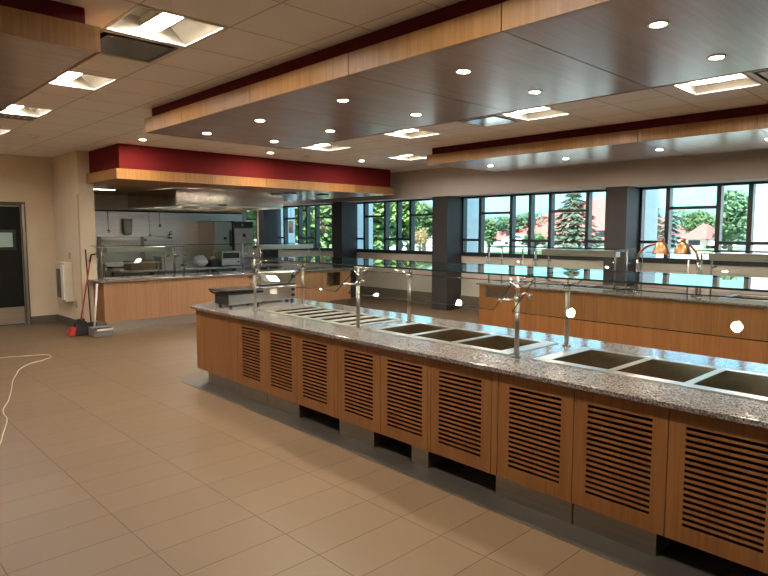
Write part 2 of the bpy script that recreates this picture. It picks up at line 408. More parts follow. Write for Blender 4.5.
# door in the left wall
d = MB(); d.plate(1.93, 3.02, 0, 2.24, 12.60, 12.64, [(2.0, 2.95, -.1, 2.17)], ax='y')
dr = struct(d.build('door_1', plain('door_frame_paint', (.07, .062, .048), .5), bevel=.003))
MB().plate(2.01, 2.94, .02, 2.16, 12.64, 12.68, [(2.33, 2.83, 1.40, 1.72)], ax='y').build('door_leaf', plain('charcoal_door', (.008, .007, .006), .6, spec=.2), dr)
MB().box(2.02, 2.93, 12.632, 12.64, .03, .34).build('kick_plate', M_kick, dr)
fr = MB().plate(2.31, 2.85, 1.38, 1.74, 12.628, 12.64, [(2.36, 2.80, 1.43, 1.69)], ax='y').build('window_rim', M_black, dr, .004)
MB().box(2.36, 2.80, 12.65, 12.656, 1.43, 1.69).build('vision_pane', M_pane, fr)
struct(MB().box(2.96, 3.0, 12.59, 12.60, 0, 2.2).build('trim_4', M_steelv))
struct(MB().box(1.5, 3.5, 14.8, 14.9, 0, ZC).build('wall_corridor', M_white))
cl = thing('added_corridor_light', 'added light in the corridor that brightens the swing door window', 'ceiling light', (2.5, 13.8, 2.9))  # lamp added to brighten what shows through the door pane
MB().box(1.9, 3.1, 13.7, 13.9, 2.93, 2.98).build('housing', M_white, cl); MB().box(1.92, 3.08, 13.72, 13.88, 2.915, 2.929).build('lens', M_tube2, cl)

# dark tile border around the island on the floor
struct(MB(ISL).prism([(-.14, -.19), (8.2, -.19), (8.2, 1.5), (-.9, 1.5), (-.9, .7), (-.2, .1)], 0, .002).build('trim_5', M_band))

# ================================================================== CEILING
def cloud(label, x0, x1, y0, y1, zb, zt, seams, near_low, cat='ceiling soffit'):
    t = thing('ceiling_cloud', label, cat, ((x0+x1)/2, (y0+y1)/2, zb), group=None)
    cuts = [y1] + sorted([s for s in seams if y0 < s < y1], reverse=True) + [y0]
    for a, b in zip(cuts[:-1], cuts[1:]):
        MB().box(x0+.02, x1-.02, b+.004, a-.004, zb, zb+.02).build('soffit_panel', M_cloud, t)
        MB().box(x0, x0+.019, b+.004, a-.004, zb-.003, zt).build('side_fascia', M_fascia, t)
        MB().box(x1-.019, x1, b+.004, a-.004, zb-.003, zt).build('side_fascia', M_fascia, t)
    MB().box(x0+.02, x1-.02, y1-.019, y1, zb-.003, zt).build('end_fascia', M_fascia, t)
    MB().box(x0+.02, x1-.02, y0, y0+.019, zb-.003, zt).build('end_fascia', M_fascia, t)
    MB().box(x0+.02, x1-.02, y0+.02, y1-.02, zt-.02, zt-.001).build('top_board', M_dred, t)
    MB().plate(x0+.065, x1-.065, y0+.065, y1-.065, zt, ZC, [(x0+.09, x1-.09, y0+.09, y1-.09)]).build('upstand', M_dred, t)
    return t
ZB, ZT = 2.816, 2.965
S1 = [6.02-1.31*k for k in range(9)]
cloud('large wooden ceiling cloud with glossy brown underside hanging over the serving island', 2.90, 4.88, -2.6, 6.94, ZB, ZT, S1, True)
cloud('long narrow wooden ceiling cloud with pale glossy underside in front of the window header', 7.60, 9.45, -2.6, 6.93, ZB, ZT, S1, True)
cloud('wooden ceiling cloud with dark underside cut off by the upper left corner of the view', -1.6, 1.435, 4.05, 10.2, ZB, ZT, [5.4, 6.7, 8.0, 9.3], True)
# kitchen soffit
ks = thing('kitchen_soffit', 'red bulkhead with a wooden lower band above the far kitchen counter', 'ceiling soffit', (6.6, 11.5, 2.53))
MB().box(3.70, 9.62, 9.86, 11.21, 2.69, ZC-.003).build('red_bulkhead', M_red, ks)
MB().box(3.77, 9.62, 11.21, 14.19, 2.69, ZC-.003).build('red_bulkhead', M_red, ks)
xs = [3.66, 5.26, 6.36, 7.46, 8.56, 9.66]
for a, b in zip(xs[:-1], xs[1:]):
    MB().box(a+.004, b-.004, 9.82, 9.84, 2.53, 2.69).build('wood_band', M_fascia, ks)
    MB().box(max(a, 3.68)+.002, b-.002, 9.84, 11.20, 2.53, 2.55).build('underside_panel', M_cloud if a > 7 else M_fascia, ks)
    MB().box(max(a, 3.77)+.002, b-.002, 11.20, 14.18, 2.53, 2.55).build('underside_panel', M_cloud if a > 7 else M_fascia, ks)
MB().box(3.64, 3.66, 9.82, 11.20, 2.53, 2.69).build('wood_band', M_fascia, ks)
MB().box(9.66, 9.68, 9.82, 14.19, 2.53, 2.69).build('wood_band', M_fascia, ks)

# square recessed lights
def troffer(label):
    t = thing('recessed_light', label, 'ceiling light', (0, 0, 0), group='square recessed ceiling lights')
    s = .61; h = .118
    MB().plate(0, s, 0, s, -.006, .012, [(.02, s-.02, .02, s-.02)]).build('frame', M_white, t)
    r = MB(); a, b = .016, s-.016; c0, c1 = .17, s-.17
    lo4 = [(a, a, .0), (b, a, .0), (b, b, .0), (a, b, .0)]; hi4 = [(c0, .06, h), (c1, .06, h), (c1, s-.06, h), (c0, s-.06, h)]
    r._a(lo4+hi4, [(0,1,5,4)[::-1], (1,2,6,5)[::-1], (2,3,7,6)[::-1], (3,0,4,7)[::-1], (4,5,6,7)[::-1]])
    r.build('reflector', M_refl, t)
    MB().box(.235, .375, .07, s-.07, .047, .112).build('lens_housing', M_refl, t)
    MB().box(.24, .37, .075, s-.075, .043, .0465).build('lens', M_lens, t)
    return t
tr0 = troffer('square recessed light beside the tip of the left wooden cloud, largest in the picture')
tlab = ['', 'second square recessed light back along the left wooden cloud', 'third square recessed light along the left wooden cloud, behind a small air grille', 'square recessed light cut by the left edge of the view, farthest of its row',
        'square recessed light nearest the right edge, between the two right clouds', 'square recessed light just right of the open dark vent between the clouds',
        'square recessed light left of the dark vent, second farthest of the middle row', 'square recessed light just before the red bulkhead, farthest of the middle row',
        'square recessed light half hidden by the left end of the narrow cloud',
        'unseen square recessed light added behind the camera between the clouds', 'square recessed light overhead of the camera, in line with the left row', 'unseen square recessed light added behind the camera, in line with the left row', 'unseen square recessed light left of the left wooden cloud', 'square recessed light left of the left cloud, farther back and unseen', 'unseen square recessed light before the swing door wall', 'unseen square recessed light in the nook behind the kitchen']
for i, (x, y) in enumerate(ALL_T):
    W = Matrix.Translation((x, y, ZC))
    if i == 0:
        tr0.matrix_world = W; MW[tr0.name] = W
    else: dup(tr0, W, tlab[i])
# vents
def vent(x, y, label, slat, bar):
    t = thing('ceiling_vent', label, 'air vent', (x+.3, y+.3, ZC-.005), group='square ceiling vents')
    MB().plate(x, x+.61, y, y+.61, ZC-.006, ZC+.006, [(x+.03, x+.58, y+.03, y+.58)]).build('frame', M_white, t)
    MB().box(x+.03, x+.58, y+.03, y+.58, ZC+.10, ZC+.11).build('backing', M_black if slat else M_steel, t)
    if slat:
        for k, q in enumerate((.0, .07, .14)):
            MB().slab((x+.07+q*.9, y+.07+q*.9, ZC-.01+q*.35), (.47-q*1.8, 0, 0), (0, .47-q*1.8, 0), (0, 0, .005)).build('diffuser_plate', bar, t, .001)
    return t
vent(6.02, 4.40, 'open square ceiling vent reflecting the windows, between the two right clouds', True, M_chrome)
vent(6.02, 1.15, 'square ceiling vent with black fittings at the right edge of the view', True, M_white)
vent(1.58, 4.45, 'square ceiling vent with a pale panel next to the nearest left light', True, M_chrome)
tag(MB().plate(1.60, 2.17, 8.33, 8.60, ZC-.012, ZC-.001, [(1.64+.07*k, 1.68+.07*k, 8.37, 8.56) for k in range(7)]).build('air_grille', M_grey), 'small flat air grille behind the third light of the left row', 'air vent')
# downlights
dl0 = None
def downlight(x, y, z, label, grp):
    global dl0
    W = Matrix.Translation((x, y, z))
    if dl0 is None:
        t = thing('downlight', label, 'downlight', (0, 0, 0), group=grp)
        rr = MB(); n = 24; v = []
        for r_, z_ in ((.055, 0), (.053, -.006), (.042, -.006), (.036, .0)): v += [(r_*math.cos(2*PI*k/n), r_*math.sin(2*PI*k/n), z_) for k in range(n)]
        rr._a(v, [(i*n+k, i*n+(k+1)%n, (i+1)*n+(k+1)%n, (i+1)*n+k)[::-1] for i in range(3) for k in range(n)]); rr.build('trim_ring', M_white, t)
        MB().cyl(0, 0, -.0045, -.0015, .038, n=24).build('lens', M_spot, t)
        t.matrix_world = W; MW[t.name] = W; dl0 = t; return t
    o = dup(dl0, W, label); o['group'] = grp; return o
G1 = 'downlights in the large wooden cloud'
for k, y in enumerate((6.48, 5.38, 4.08, 2.78, 1.44)):
    downlight(3.42, y, ZB, f'round downlight in the left row of the large cloud, {ORD[k]} from its far end', G1)
    downlight(4.32, y, ZB, f'round downlight in the right row of the large cloud, {ORD[k]} from its far end', G1)
G2 = 'downlights in the narrow cloud by the windows'
for k, y in enumerate((6.3, 4.9, 3.5, 2.2)):
    downlight(8.5, y, ZB, f'round downlight in the narrow cloud by the windows, {ORD[k]} from its far end', G2)
G3 = 'downlights in the tiled ceiling'
for (x, y), l in {(3.83, 9.25): 'round downlight in the tiles between the large cloud and the red bulkhead corner', (6.05, 9.2): 'round downlight in the tiles near the middle of the red bulkhead', (8.0, 9.0): 'round downlight in the tiles near the right end of the red bulkhead'}.items():
    downlight(x, y, ZC, l, G3)
for (x, y), l in {(6.75, 9.05): 'tiny smoke detector on the tiles before the red bulkhead', (2.54, 9.87): 'frosted sensor dome on the tiles at the far left'}.items():
    t = thing('smoke_detector', l, 'smoke detector', (x, y, ZC-.05))
    MB().cyl(x, y, ZC-.012, ZC, .07).build('mount_ring', M_white, t); MB().tube([(x, y, ZC-.012), (x, y, ZC-.035), (x, y, ZC-.05)], [.055, .048, .02], 20).build('sensor_cap', M_white, t)

# ================================================================== ISLAND 1
ZTOP0, ZTOP1 = .822, .852
WH = [(.66, 2.28, .34, .99), (2.47, 3.97, .34, .99), (4.17, 5.66, .34, .99), (5.86, 7.35, .34, .99)]
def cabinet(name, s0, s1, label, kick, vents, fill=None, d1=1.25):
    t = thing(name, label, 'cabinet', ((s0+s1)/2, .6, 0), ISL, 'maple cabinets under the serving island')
    # body: back, sides, bottom (near-black colour puts in the shade behind the louvres)
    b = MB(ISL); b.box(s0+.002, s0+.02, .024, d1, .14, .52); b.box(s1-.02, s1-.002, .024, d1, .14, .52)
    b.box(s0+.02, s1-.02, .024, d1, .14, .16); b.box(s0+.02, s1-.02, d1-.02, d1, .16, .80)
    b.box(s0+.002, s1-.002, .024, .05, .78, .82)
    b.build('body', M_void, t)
    if vents:
        n = 17; z0, z1 = .217, .745; p = (z1-z0)/n
        hs = [(vents[0], vents[1], z0+p*k+p*.22, z0+p*k+p*.78) for k in range(n)]
        a, bb = s0, s1
        if fill: a = fill[1]; MB(ISL).box(fill[0]+.003, fill[1]-.003, .0, .02, .137, .822).build('filler_strip', M_wood, t)
        MB(ISL).plate(a+.0025, bb-.0025, .137, .822, .0, .008, hs, ax='y').build('louvred_door', M_wood, t)
    else:
        MB(ISL).box(s0+.0025, s1-.0025, 0, .02, .137, .822).build('plain_door', M_wood, t)
    for a, b in kick:
        MB(ISL).box(a, b, .018, .03, .002, .137).build('kick_plate', M_kick, t)
        MB(ISL).box(a, a+.012, .03, .5, .002, .137).build('kick_return', M_kick, t)
        MB(ISL).box(b-.012, b, .03, .5, .002, .137).build('kick_return', M_kick, t)
    return t
e = thing('end_panel', 'narrow maple end panel closing the far left end of the serving island', 'cabinet', (-.03, .5, .0), ISL)
MB(ISL).prism([(-.122, 0), (.073, 0), (.073, 1.25), (-.62, 1.25), (-.62, .75)], .137, .822).build('corner_post', M_wood, e)
MB(ISL).prism([(.09, .03), (.22, .03), (.22, 1.2), (-.5, 1.2), (-.5, .75)], .003, .137).build('kick_plate', M_kick, e)
cabs = [('plain_cabinet', .076, .827, [(.222, .82)], None, None, 'plain maple cabinet without louvres at the far left of the serving island'),
 ('louvred_cabinet', .827, 1.365, [(.83, 1.36)], (.919, 1.265), None, ''), ('louvred_cabinet', 1.365, 1.911, [(1.37, 1.905)], (1.458, 1.82), None, ''),
 ('louvred_cabinet', 1.911, 2.457, [], (1.991, 2.353), None, ''), ('louvred_cabinet', 2.457, 3.033, [(2.50, 2.94)], (2.592, 2.948), (2.457, 2.50), ''),
 ('louvred_cabinet', 3.033, 3.537, [(3.36, 3.53)], (3.111, 3.482), None, ''), ('louvred_cabinet', 3.537, 4.10, [], (3.643, 4.017), (3.537, 3.567), ''),
 ('louvred_cabinet', 4.10, 4.684, [(4.132, 4.68)], (4.237, 4.602), (4.10, 4.152), ''), ('louvred_cabinet', 4.684, 5.215, [(4.69, 5.17)], (4.768, 5.134), None, ''),
 ('louvred_cabinet', 5.215, 5.75, [], (5.30, 5.664), None, ''), ('louvred_cabinet', 5.75, 6.29, [(5.9, 6.28)], (5.84, 6.20), None, ''),
 ('louvred_cabinet', 6.29, 6.83, [(6.3, 6.82)], (6.38, 6.74), None, ''), ('louvred_cabinet', 6.83, 7.37, [], (6.92, 7.28), None, '')]
k = 0
extra = ['', '', ', over the first dark floor gap', '', '', ', over a wide dark gap', '', '', ', cut by the right edge of the view', '', '', '']
for c in cabs:
    lab = c[6]
    if not lab:
        base = ['with unbroken kick plate below', 'with unbroken kick plate below', 'with an open dark toe space', 'with a kick plate below its right part', 'with an open toe space on its left', 'with an open dark toe space', 'with a kick plate below', 'with a kick plate below', 'with an open toe space'][k % 9]
        lab = f'louvred maple cabinet {base}, {ORD[k]} louvred from far left'; k += 1
    cabinet(c[0], c[1], c[2], lab, c[3], c[4], c[5])
ct = MB(ISL)
ct.plate(-.2, 7.5, -.04, 1.335, ZTOP0, ZTOP1, [(a+.01, b-.01, c+.01, d_-.01) for a, b, c, d_ in WH])
ct.prism([(-.2, -.04), (-.2, 1.335), (-.75, 1.335), (-.75, .75)], ZTOP0, ZTOP1)
tag(ct.build('granite_worktop', M_granite, bevel=.004), 'speckled grey brown granite worktop of the long serving island in front', 'worktop')

def well(s0, s1, d0, d1, basins, label, F=ISL, zt=ZTOP1, depth=.19, grp='steel food wells', m=M_steel):
    t = thing('food_well', label, 'food well', ((s0+s1)/2, (d0+d1)/2, zt), F, grp)
    MB(F).plate(s0, s1, d0, d1, zt-.002, zt+.006, basins).build('frame', m, t)
    for (a, b, c, d_) in basins:
        p = MB(F); q = .0
        p._a([(a,c,zt+.003),(b,c,zt+.003),(b,d_,zt+.003),(a,d_,zt+.003),(a+.02,c+.02,zt-depth),(b-.02,c+.02,zt-depth),(b-.02,d_-.02,zt-depth),(a+.02,d_-.02,zt-depth)],
             [(0,1,5,4)[::-1],(1,2,6,5)[::-1],(2,3,7,6)[::-1],(3,0,4,7)[::-1],(4,5,6,7)])
        p.build('basin', M_pan, t)
    return t
well(2.47, 3.97, .34, .99, [(2.55, 2.93, .415, .93), (2.985, 3.385, .415, .93), (3.44, 3.86, .415, .93)], 'three basin steel food well in the middle of the serving island')
well(4.17, 5.66, .34, .99, [(4.27, 4.67, .415, .93), (4.715, 5.12, .415, .93), (5.165, 5.565, .415, .93)], 'three basin steel food well at the right end of the serving island, nearest the camera')
well(5.86, 7.35, .34, .99, [(5.95, 6.35, .415, .93), (6.40, 6.80, .415, .93), (6.85, 7.25, .415, .93)], 'three basin steel food well on the serving island beyond the right edge of the view')
cw = thing('cold_well', 'long shallow steel cold well with narrow crosswise slots at the far end of the island', 'food well', (1.45, .66, ZTOP1), ISL, 'steel food wells')
bs = [(.78+.245*k, .78+.245*k+.12, .43, .92) for k in range(6)]
MB(ISL).plate(.66, 2.28, .34, .99, ZTOP1-.002, ZTOP1+.006, [(.72, 2.22, .40, .94)]).build('frame', M_steel, cw)
MB(ISL).plate(.72, 2.22, .40, .94, ZTOP1-.12, ZTOP1-.11).build('basin', M_pan, cw)
MB(ISL).plate(.70, 2.24, .38, .96, ZTOP1-.11, ZTOP1-.004, [(.72, 2.22, .40, .94)]).build('basin_wall', M_pan, cw)
for k in range(7):
    a = .72 + .2143*k
    MB(ISL).plate(a+.012, a+.100, .40, .94, ZTOP1-.004, ZTOP1+.002).build('pan_cover', M_steel, cw)

# sneeze guard on the island
sg = thing('sneeze_guard', 'long glass sneeze guard on steel posts standing on the front serving island', 'sneeze guard', (3.4, .6, ZTOP1), ISL)
PS = [.65, 2.39, 4.06, 5.75, 7.4]
GT = 1.402
def rod(a, b, r=.007): return (a, b, r)
for i, s in enumerate(PS):
    p = MB(ISL).tube([(s, .32, ZTOP1), (s, .32, 1.245)], .0165, 14); p.tube([(s, .32, 1.245), (s, .32, GT)], .009, 10); p.cyl(s, .32, ZTOP1, ZTOP1+.012, .03)
    po = p.build('post', M_steelv, sg)
    b = MB(ISL)
    b.ball((s, .32, 1.25), .028, 12); b.ball((s, .32, 1.33), .018, 10)
    b.tube([(s, .32, 1.25), (s+.05, .29, 1.285), (s+.09, .285, 1.30), (s+.13, .27, 1.285)], .008, 8)
    b.tube([(s, .32, 1.25), (s-.05, .24, 1.25), (s-.08, .235, 1.245)], .008, 8)
    b.ball((s+.13, .27, 1.285), .017, 8); b.ball((s-.08, .235, 1.245), .017, 8)
    b.tube([(s, .32, 1.33), (s+.07, .34, 1.37), (s+.11, .36, 1.395)], .007, 8); b.tube([(s, .32, 1.33), (s-.07, .34, 1.36), (s-.09, .36, 1.395)], .007, 8)
    b.tube([(s, .32, GT-.012), (s, .95, GT-.012)], .006, 8)
    b.build('bracket', M_chrome, sg)
    p = MB(ISL).tube([(s, .95, ZTOP1), (s, .95, 1.28)], .0165, 14); p.cyl(s, .95, ZTOP1, ZTOP1+.012, .03); p.build('post', M_steelv, sg)
    b = MB(ISL); b.cyl(s, .95, 1.27, 1.31, .03)
    for q in (-1, 1):
        b.tube([(s, .95, 1.30), (s+.06*q, .93, 1.325), (s+.11*q, .90, 1.33), (s+.15*q, .88, 1.36), (s+.15*q, .88, 1.39)], .008, 8)
        b.ball((s+.15*q, .88, 1.385), .017, 8)
    b.tube([(s, .95, 1.31), (s, .95, GT-.01)], .007, 8)
    b.build('bracket', M_chrome, sg)
for a, b in ((.55, 2.385), (2.395, 4.055), (4.065, 5.745), (5.755, 7.42)):
    MB(ISL).slab((a, .34, GT), (b-a, 0, 0), (0, .90, 0), (0, 0, .012), 0, 1).build('glass_shelf', [M_guard, M_edge], sg)
for a, b, d_, z_, dv, zv in ((.72, 1.50, .225, 1.19, .105, .205), (1.51, 2.30, .15, 1.183, .215, .177), (2.47, 3.99, .15, 1.183, .215, .177), (4.14, 5.66, .15, 1.183, .215, .177), (5.83, 7.32, .15, 1.183, .215, .177)):
    MB(ISL).slab((a, d_, z_), (b-a, -.032 if a < 1 else 0, 0), (0, dv, zv), (0, -zv*.03, dv*.03), 0, 1).build('front_glass', [M_guard, M_edge], sg)

# appliances on the island
def feet(mb, pts, z0, z1, r=.018):
    for x, y in pts: mb.cyl(x, y, z0, z1, r, n=12)
    return mb
gr = thing('panini_grill', 'black and steel contact grill at the far left end of the serving island', 'grill', (.1, .5, ZTOP1), ISL)
GF = ISL @ Matrix.Translation((.29, .2, 0)) @ Matrix.Rotation(math.radians(6), 4, 'Z')
for p in [(-.23, .04), (-.03, .04), (-.23, .42), (-.03, .42)]: feet(MB(GF), [p], ZTOP1, ZTOP1+.03).build('foot', M_black, gr)
MB(GF).box(-.27, -.0, 0, .46, ZTOP1+.03, ZTOP1+.14).build('body', M_steel, gr, .006)
MB(GF).box(-.268, -.004, -.008, 0, ZTOP1+.032, ZTOP1+.138).build('front_panel', M_black, gr, .003)
MB(GF).box(-.29, .015, -.02, .47, ZTOP1+.145, ZTOP1+.165).build('lower_plate', M_black, gr, .004)
MB(GF).slab((-.33, -.05, ZTOP1+.185), (.36, 0, -.0), (0, .50, -.004), (0, 0, .02)).build('upper_plate', plain('seasoned_steel', (.10, .09, .08), .3, .8), gr, .004)
MB(GF).tube([(-.31, .0, ZTOP1+.15), (-.33, -.03, ZTOP1+.18)], .01).build('hinge', M_black, gr)
MB(GF).tube([(-.22, .46, ZTOP1+.20), (-.17, .42, ZTOP1+.245), (-.08, .40, ZTOP1+.25), (.0, .44, ZTOP1+.20)], .008, 8).build('handle', M_chrome, gr)
wm = thing('warming_cabinet', 'boxy stainless countertop warmer behind the first sneeze guard bay', 'food warmer', (0, .9, ZTOP1), ISL)
for p in [(.02, .72), (.14, .72), (.02, 1.14), (.14, 1.14)]: feet(MB(ISL), [p], ZTOP1, ZTOP1+.03).build('foot', M_black, wm)
MB(ISL).box(-.02, .18, .68, 1.18, ZTOP1+.03, ZTOP1+.20).build('lower_body', M_steel, wm, .008)
MB(ISL).box(-.02, .18, .68, 1.18, ZTOP1+.225, ZTOP1+.37).build('upper_body', M_steel, wm, .008)
MB(ISL).box(-.01, .17, .69, 1.17, ZTOP1+.20, ZTOP1+.225).build('gap_shade', M_black, wm)  # black block standing in for the shade between the two bodies
MB(ISL).box(.18, .187, .80, .90, ZTOP1+.11, ZTOP1+.17).build('rating_label', M_white, wm)
kn = MB(ISL)
for z_ in (.08, .15, .31): kn.tube([(.18, 1.12, ZTOP1+z_), (.21, 1.12, ZTOP1+z_)], .018, 14)
for z_ in (.08, .15, .31):
    MB(ISL).tube([(.18, 1.12, ZTOP1+z_), (.21, 1.12, ZTOP1+z_)], .018, 14).build('knob', M_black, wm)
MB(ISL).tube([(.0, .68, ZTOP1+.31), (.0, .62, ZTOP1+.31), (.16, .62, ZTOP1+.31), (.16, .68, ZTOP1+.31)], .01, 8).build('handle', M_chrome, wm)

# ================================================================== ISLAND 2
D2 = 4.99
c2 = thing('service_counter', 'maple fronted service counter behind the serving island, near the windows', 'counter', (3.5, 5.6, 0), ISL)
MB(ISL).plate(0.006, 7.5, D2+.02, 6.25, .14, .82, [(.03, 7.48, D2+.04, 6.23)]).build('body', M_wood, c2)
ss = [0, 1.06, 2.12, 3.18, 4.24, 5.3, 6.36, 7.42]
for i, (a, b) in enumerate(zip(ss[:-1], ss[1:])):
    if i == 0:
        MB(ISL).plate(a+.002, b-.002, .14, .82, D2, D2+.02, [(.12, .76, .63, .775)], ax='y').build('back_panel', M_wood, c2)
        MB(ISL).plate(.13, .75, .64, .765, D2+.001, D2+.018, [(.15, .73, .645+.02*k, .657+.02*k) for k in range(6)], ax='y').build('vent_grille', M_base, c2)
    else: MB(ISL).box(a+.002, b-.002, D2, D2+.02, .14, .82).build('back_panel', M_wood, c2)
MB(ISL).box(.04, 7.5, D2+.04, 6.2, .002, .14).build('kick_plate', M_kick, c2)
tag(MB(ISL).plate(-.04, 7.5, D2-.04, 6.3, ZTOP0, ZTOP1, [(.25, .65, 5.4, 6.0), (1.1, 2.1, 5.4, 6.0), (3.6, 5.0, 5.4, 6.0)]).build('granite_worktop', M_granite, bevel=.004),
    'speckled granite worktop of the rear counter near the windows, reflecting sky', 'worktop')
for s0, s1, bas, lab in ((.24, .66, [(.29, .61, 5.45, 5.95)], 'single basin steel well at the left end of the rear counter'),
                         (1.09, 2.11, [(1.14, 1.57, 5.45, 5.95), (1.63, 2.06, 5.45, 5.95)], 'two basin steel well under the short glass guard of the rear counter'),
                         (3.59, 5.01, [(3.66, 4.08, 5.45, 5.95), (4.12, 4.54, 5.45, 5.95), (4.58, 4.95, 5.45, 5.95)], 'three basin steel well under the right glass guard of the rear counter')):
    well(s0, s1, 5.39, 6.01, bas, lab, grp='wells on the rear counter')
def rear_guard(s0, s1, posts, label, light, F=ISL, d0=5.24, d1=5.60, zt=1.452, tilt=True, z0=ZTOP1):
    t = thing('sneeze_guard', label, 'sneeze guard', ((s0+s1)/2, (d0+d1)/2, z0), F, 'small glass sneeze guards')
    for s in posts:
        for q in (d0, d1):
            p = MB(F).tube([(s, q, z0), (s, q, zt-.01)], .013, 12); p.cyl(s, q, z0, z0+.01, .026); p.build('post', M_steelv, t)
        b = MB(F).tube([(s, d0, zt-.025), (s, d1, zt-.025)], .008, 8)
        for zz in (1.14, 1.26): b.tube([(s, d0, zz), (s, d0-.06, zz+.01)], .007, 8); b.ball((s, d0-.06, zz+.01), .016, 8)
        b.tube([(s, d1, 1.22), (s+.06, d1-.03, 1.25)], .007, 8); b.ball((s+.06, d1-.03, 1.25), .016, 8)
        b.build('bracket', M_chrome, t)
    MB(F).slab((s0, d0-.04, zt), (s1-s0, 0, 0), (0, d1-d0+.14, 0), (0, 0, .01), 0, 1).build('glass_shelf', [M_guard, M_edge], t)
    MB(F).slab((s0+.04, d0-.09, 1.16), (s1-s0-.08, 0, 0), (0, .06, .27), (0, -.006, 0), 0, 1).build('front_glass', [M_guard, M_edge], t)
    if light:
        h = MB(F).box(light[0], light[1], (d0+d1)/2-.09, (d0+d1)/2+.09, zt-.115, zt-.02).build('lamp_housing', M_steel, t, .004)
        MB(F).box(light[0]+.05, light[1]-.05, (d0+d1)/2-.03, (d0+d1)/2+.03, zt-.120, zt-.116).build('heater_strip', M_white, h)
    return t
rear_guard(-.04, .74, [.0, .68], 'glass guard without lamp at the left end of the rear counter', None)
rear_guard(.88, 2.32, [.93, 2.25], 'glass guard with a steel lamp housing left of the copper lamps on the rear counter', (.97, 2.19))
rear_guard(3.36, 6.0, [3.42, 5.9], 'glass guard with a long steel lamp housing at the right on the rear counter', (3.47, 5.8))
# carving station
cv = thing('carving_shield', 'curved clear carving shield between the two copper lamps on the rear counter', 'sneeze guard', (2.95, 5.5, ZTOP1), ISL)
pts = [(5.30, 1.18), (5.31, 1.28), (5.35, 1.37), (5.42, 1.42), (5.52, 1.43)]
g = MB(ISL)
for (d0, z0), (d1, z1) in zip(pts[:-1], pts[1:]): g.slab((2.60, d0, z0), (.62, 0, 0), (0, d1-d0, z1-z0), (0, .004, -.004), 0, 1)
g.build('curved_pane', [M_guard, M_edge], cv)
for s in (2.60, 3.22): MB(ISL).tube([(s, 5.34, ZTOP1), (s, 5.34, 1.33)], .01, 10).build('post', M_steelv, cv)
def carve(s, q, label):
    t = thing('carving_lamp', label, 'heat lamp', (s, 5.45, ZTOP1), ISL, 'copper carving lamps')
    MB(ISL).tube([(s, 5.45, ZTOP1), (s, 5.45, 1.30)], .018, 14).build('post', M_steelv, t)
    a = [(s, 5.45, 1.29)]
    for k in range(1, 9):
        th = PI/2*k/8*1.0; a.append((s+q*.30*(1-math.cos(th)), 5.45, 1.30+.24*math.sin(th)))
    MB(ISL).tube(a, .017, 12).build('curved_arm', M_copper, t)
    x = s+q*.33
    MB(ISL).cyl(x, 5.45, 1.54, 1.62, .035, .035, 16).build('socket_cap', M_copper, t)
    MB(ISL).tube([(x, 5.45, 1.56), (x, 5.45, 1.53), (x, 5.45, 1.47), (x, 5.45, 1.40)], [.035, .07, .10, .115], 22, cap=False).build('shade', M_copper, t)
    MB(ISL).ball((x, 5.45, 1.45), .045, 12).build('bulb', M_white, t)
    MB(ISL).cyl(s, 5.45, ZTOP1, ZTOP1+.02, .07).build('base', M_chrome, t)
carve(2.48, 1, 'left copper shaded carving lamp arching rightwards on the rear counter')
carve(3.30, -.62, 'right copper shaded carving lamp facing left on the rear counter')

# ================================================================== KITCHEN COUNTER
KY = 10.70
kc = thing('kitchen_counter', 'long pale maple counter in front of the kitchen with a steel kick plate', 'counter', (6.4, 11.1, 0))
xs = [3.68, 4.86, 6.03, 7.20, 8.36, 9.16]
for i, (a, b) in enumerate(zip(xs[:-1], xs[1:])):
    if i == 4:
        MB().plate(a+.0015, b-.0015, .165, .845, KY, KY+.02, [(8.47, 8.86, .50, .80)], ax='y').build('front_panel', M_woodk, kc)
        MB().box(8.47, 8.86, KY+.25, KY+.26, .5, .8).build('niche_back', M_base, kc)
    else: MB().box(a+.0015, b-.0015, KY, KY+.02, .165, .845).build('front_panel', M_woodk, kc)
MB().box(3.68, 3.70, KY+.02, 11.21, .165, .845).build('side_panel', M_wood, kc)
MB().box(9.14, 9.16, KY+.02, 11.5, .165, .845).build('side_panel', M_wood, kc)
MB().box(3.775, 9.14, 11.47, 11.49, .10, .845).build('rear_panel', M_steel, kc)
MB().box(3.71, 9.10, KY+.02, KY+.04, .002, .165).build('kick_plate', M_steel, kc)
MB().box(3.71, 3.73, KY+.04, 11.18, .002, .165).build('kick_plate', M_steel, kc)
KW = [(3.85, 4.95, 10.84, 11.35)]
kt = MB(); kt.plate(3.77, 9.20, KY-.04, 11.52, .845, .88, [(a+.01, b-.01, c+.01, d_-.01) for a, b, c, d_ in KW]); kt.box(3.60, 3.77, KY-.04, 11.2, .845, .88)
tag(kt.build('granite_worktop', M_granite, bevel=.004), 'speckled granite worktop on the pale kitchen counter at the back', 'worktop')
well(3.85, 4.95, 10.84, 11.35, [(3.92, 4.22, 10.89, 11.30), (4.27, 4.57, 10.89, 11.30), (4.62, 4.90, 10.89, 11.30)], 'three basin steel well in the far kitchen counter behind glass', ID, .88, .15, 'wells in the kitchen counter')
def kguard(x0, x1, label, light, full=True):
    return rear_guard(x0, x1, [x0+.06, x1-.06], label, light, ID, 10.86, 11.25, 1.455, z0=.88)
kguard(3.66, 5.06, 'glass guard at the left end of the kitchen counter beside the brooms', (3.85, 4.9))
kguard(5.14, 6.74, 'glass guard in the middle of the kitchen counter before the tall ovens', None)
kguard(6.80, 8.45, 'glass guard with lamp housing at the right part of the kitchen counter', (6.95, 8.30))
mdl = MB().box(3.95, 4.95, 11.05, 11.33, 1.185, 1.20)
sh = thing('pass_shelf', 'thin steel shelf on legs behind the left kitchen guard', 'shelf', (4.4, 11.45, .88))
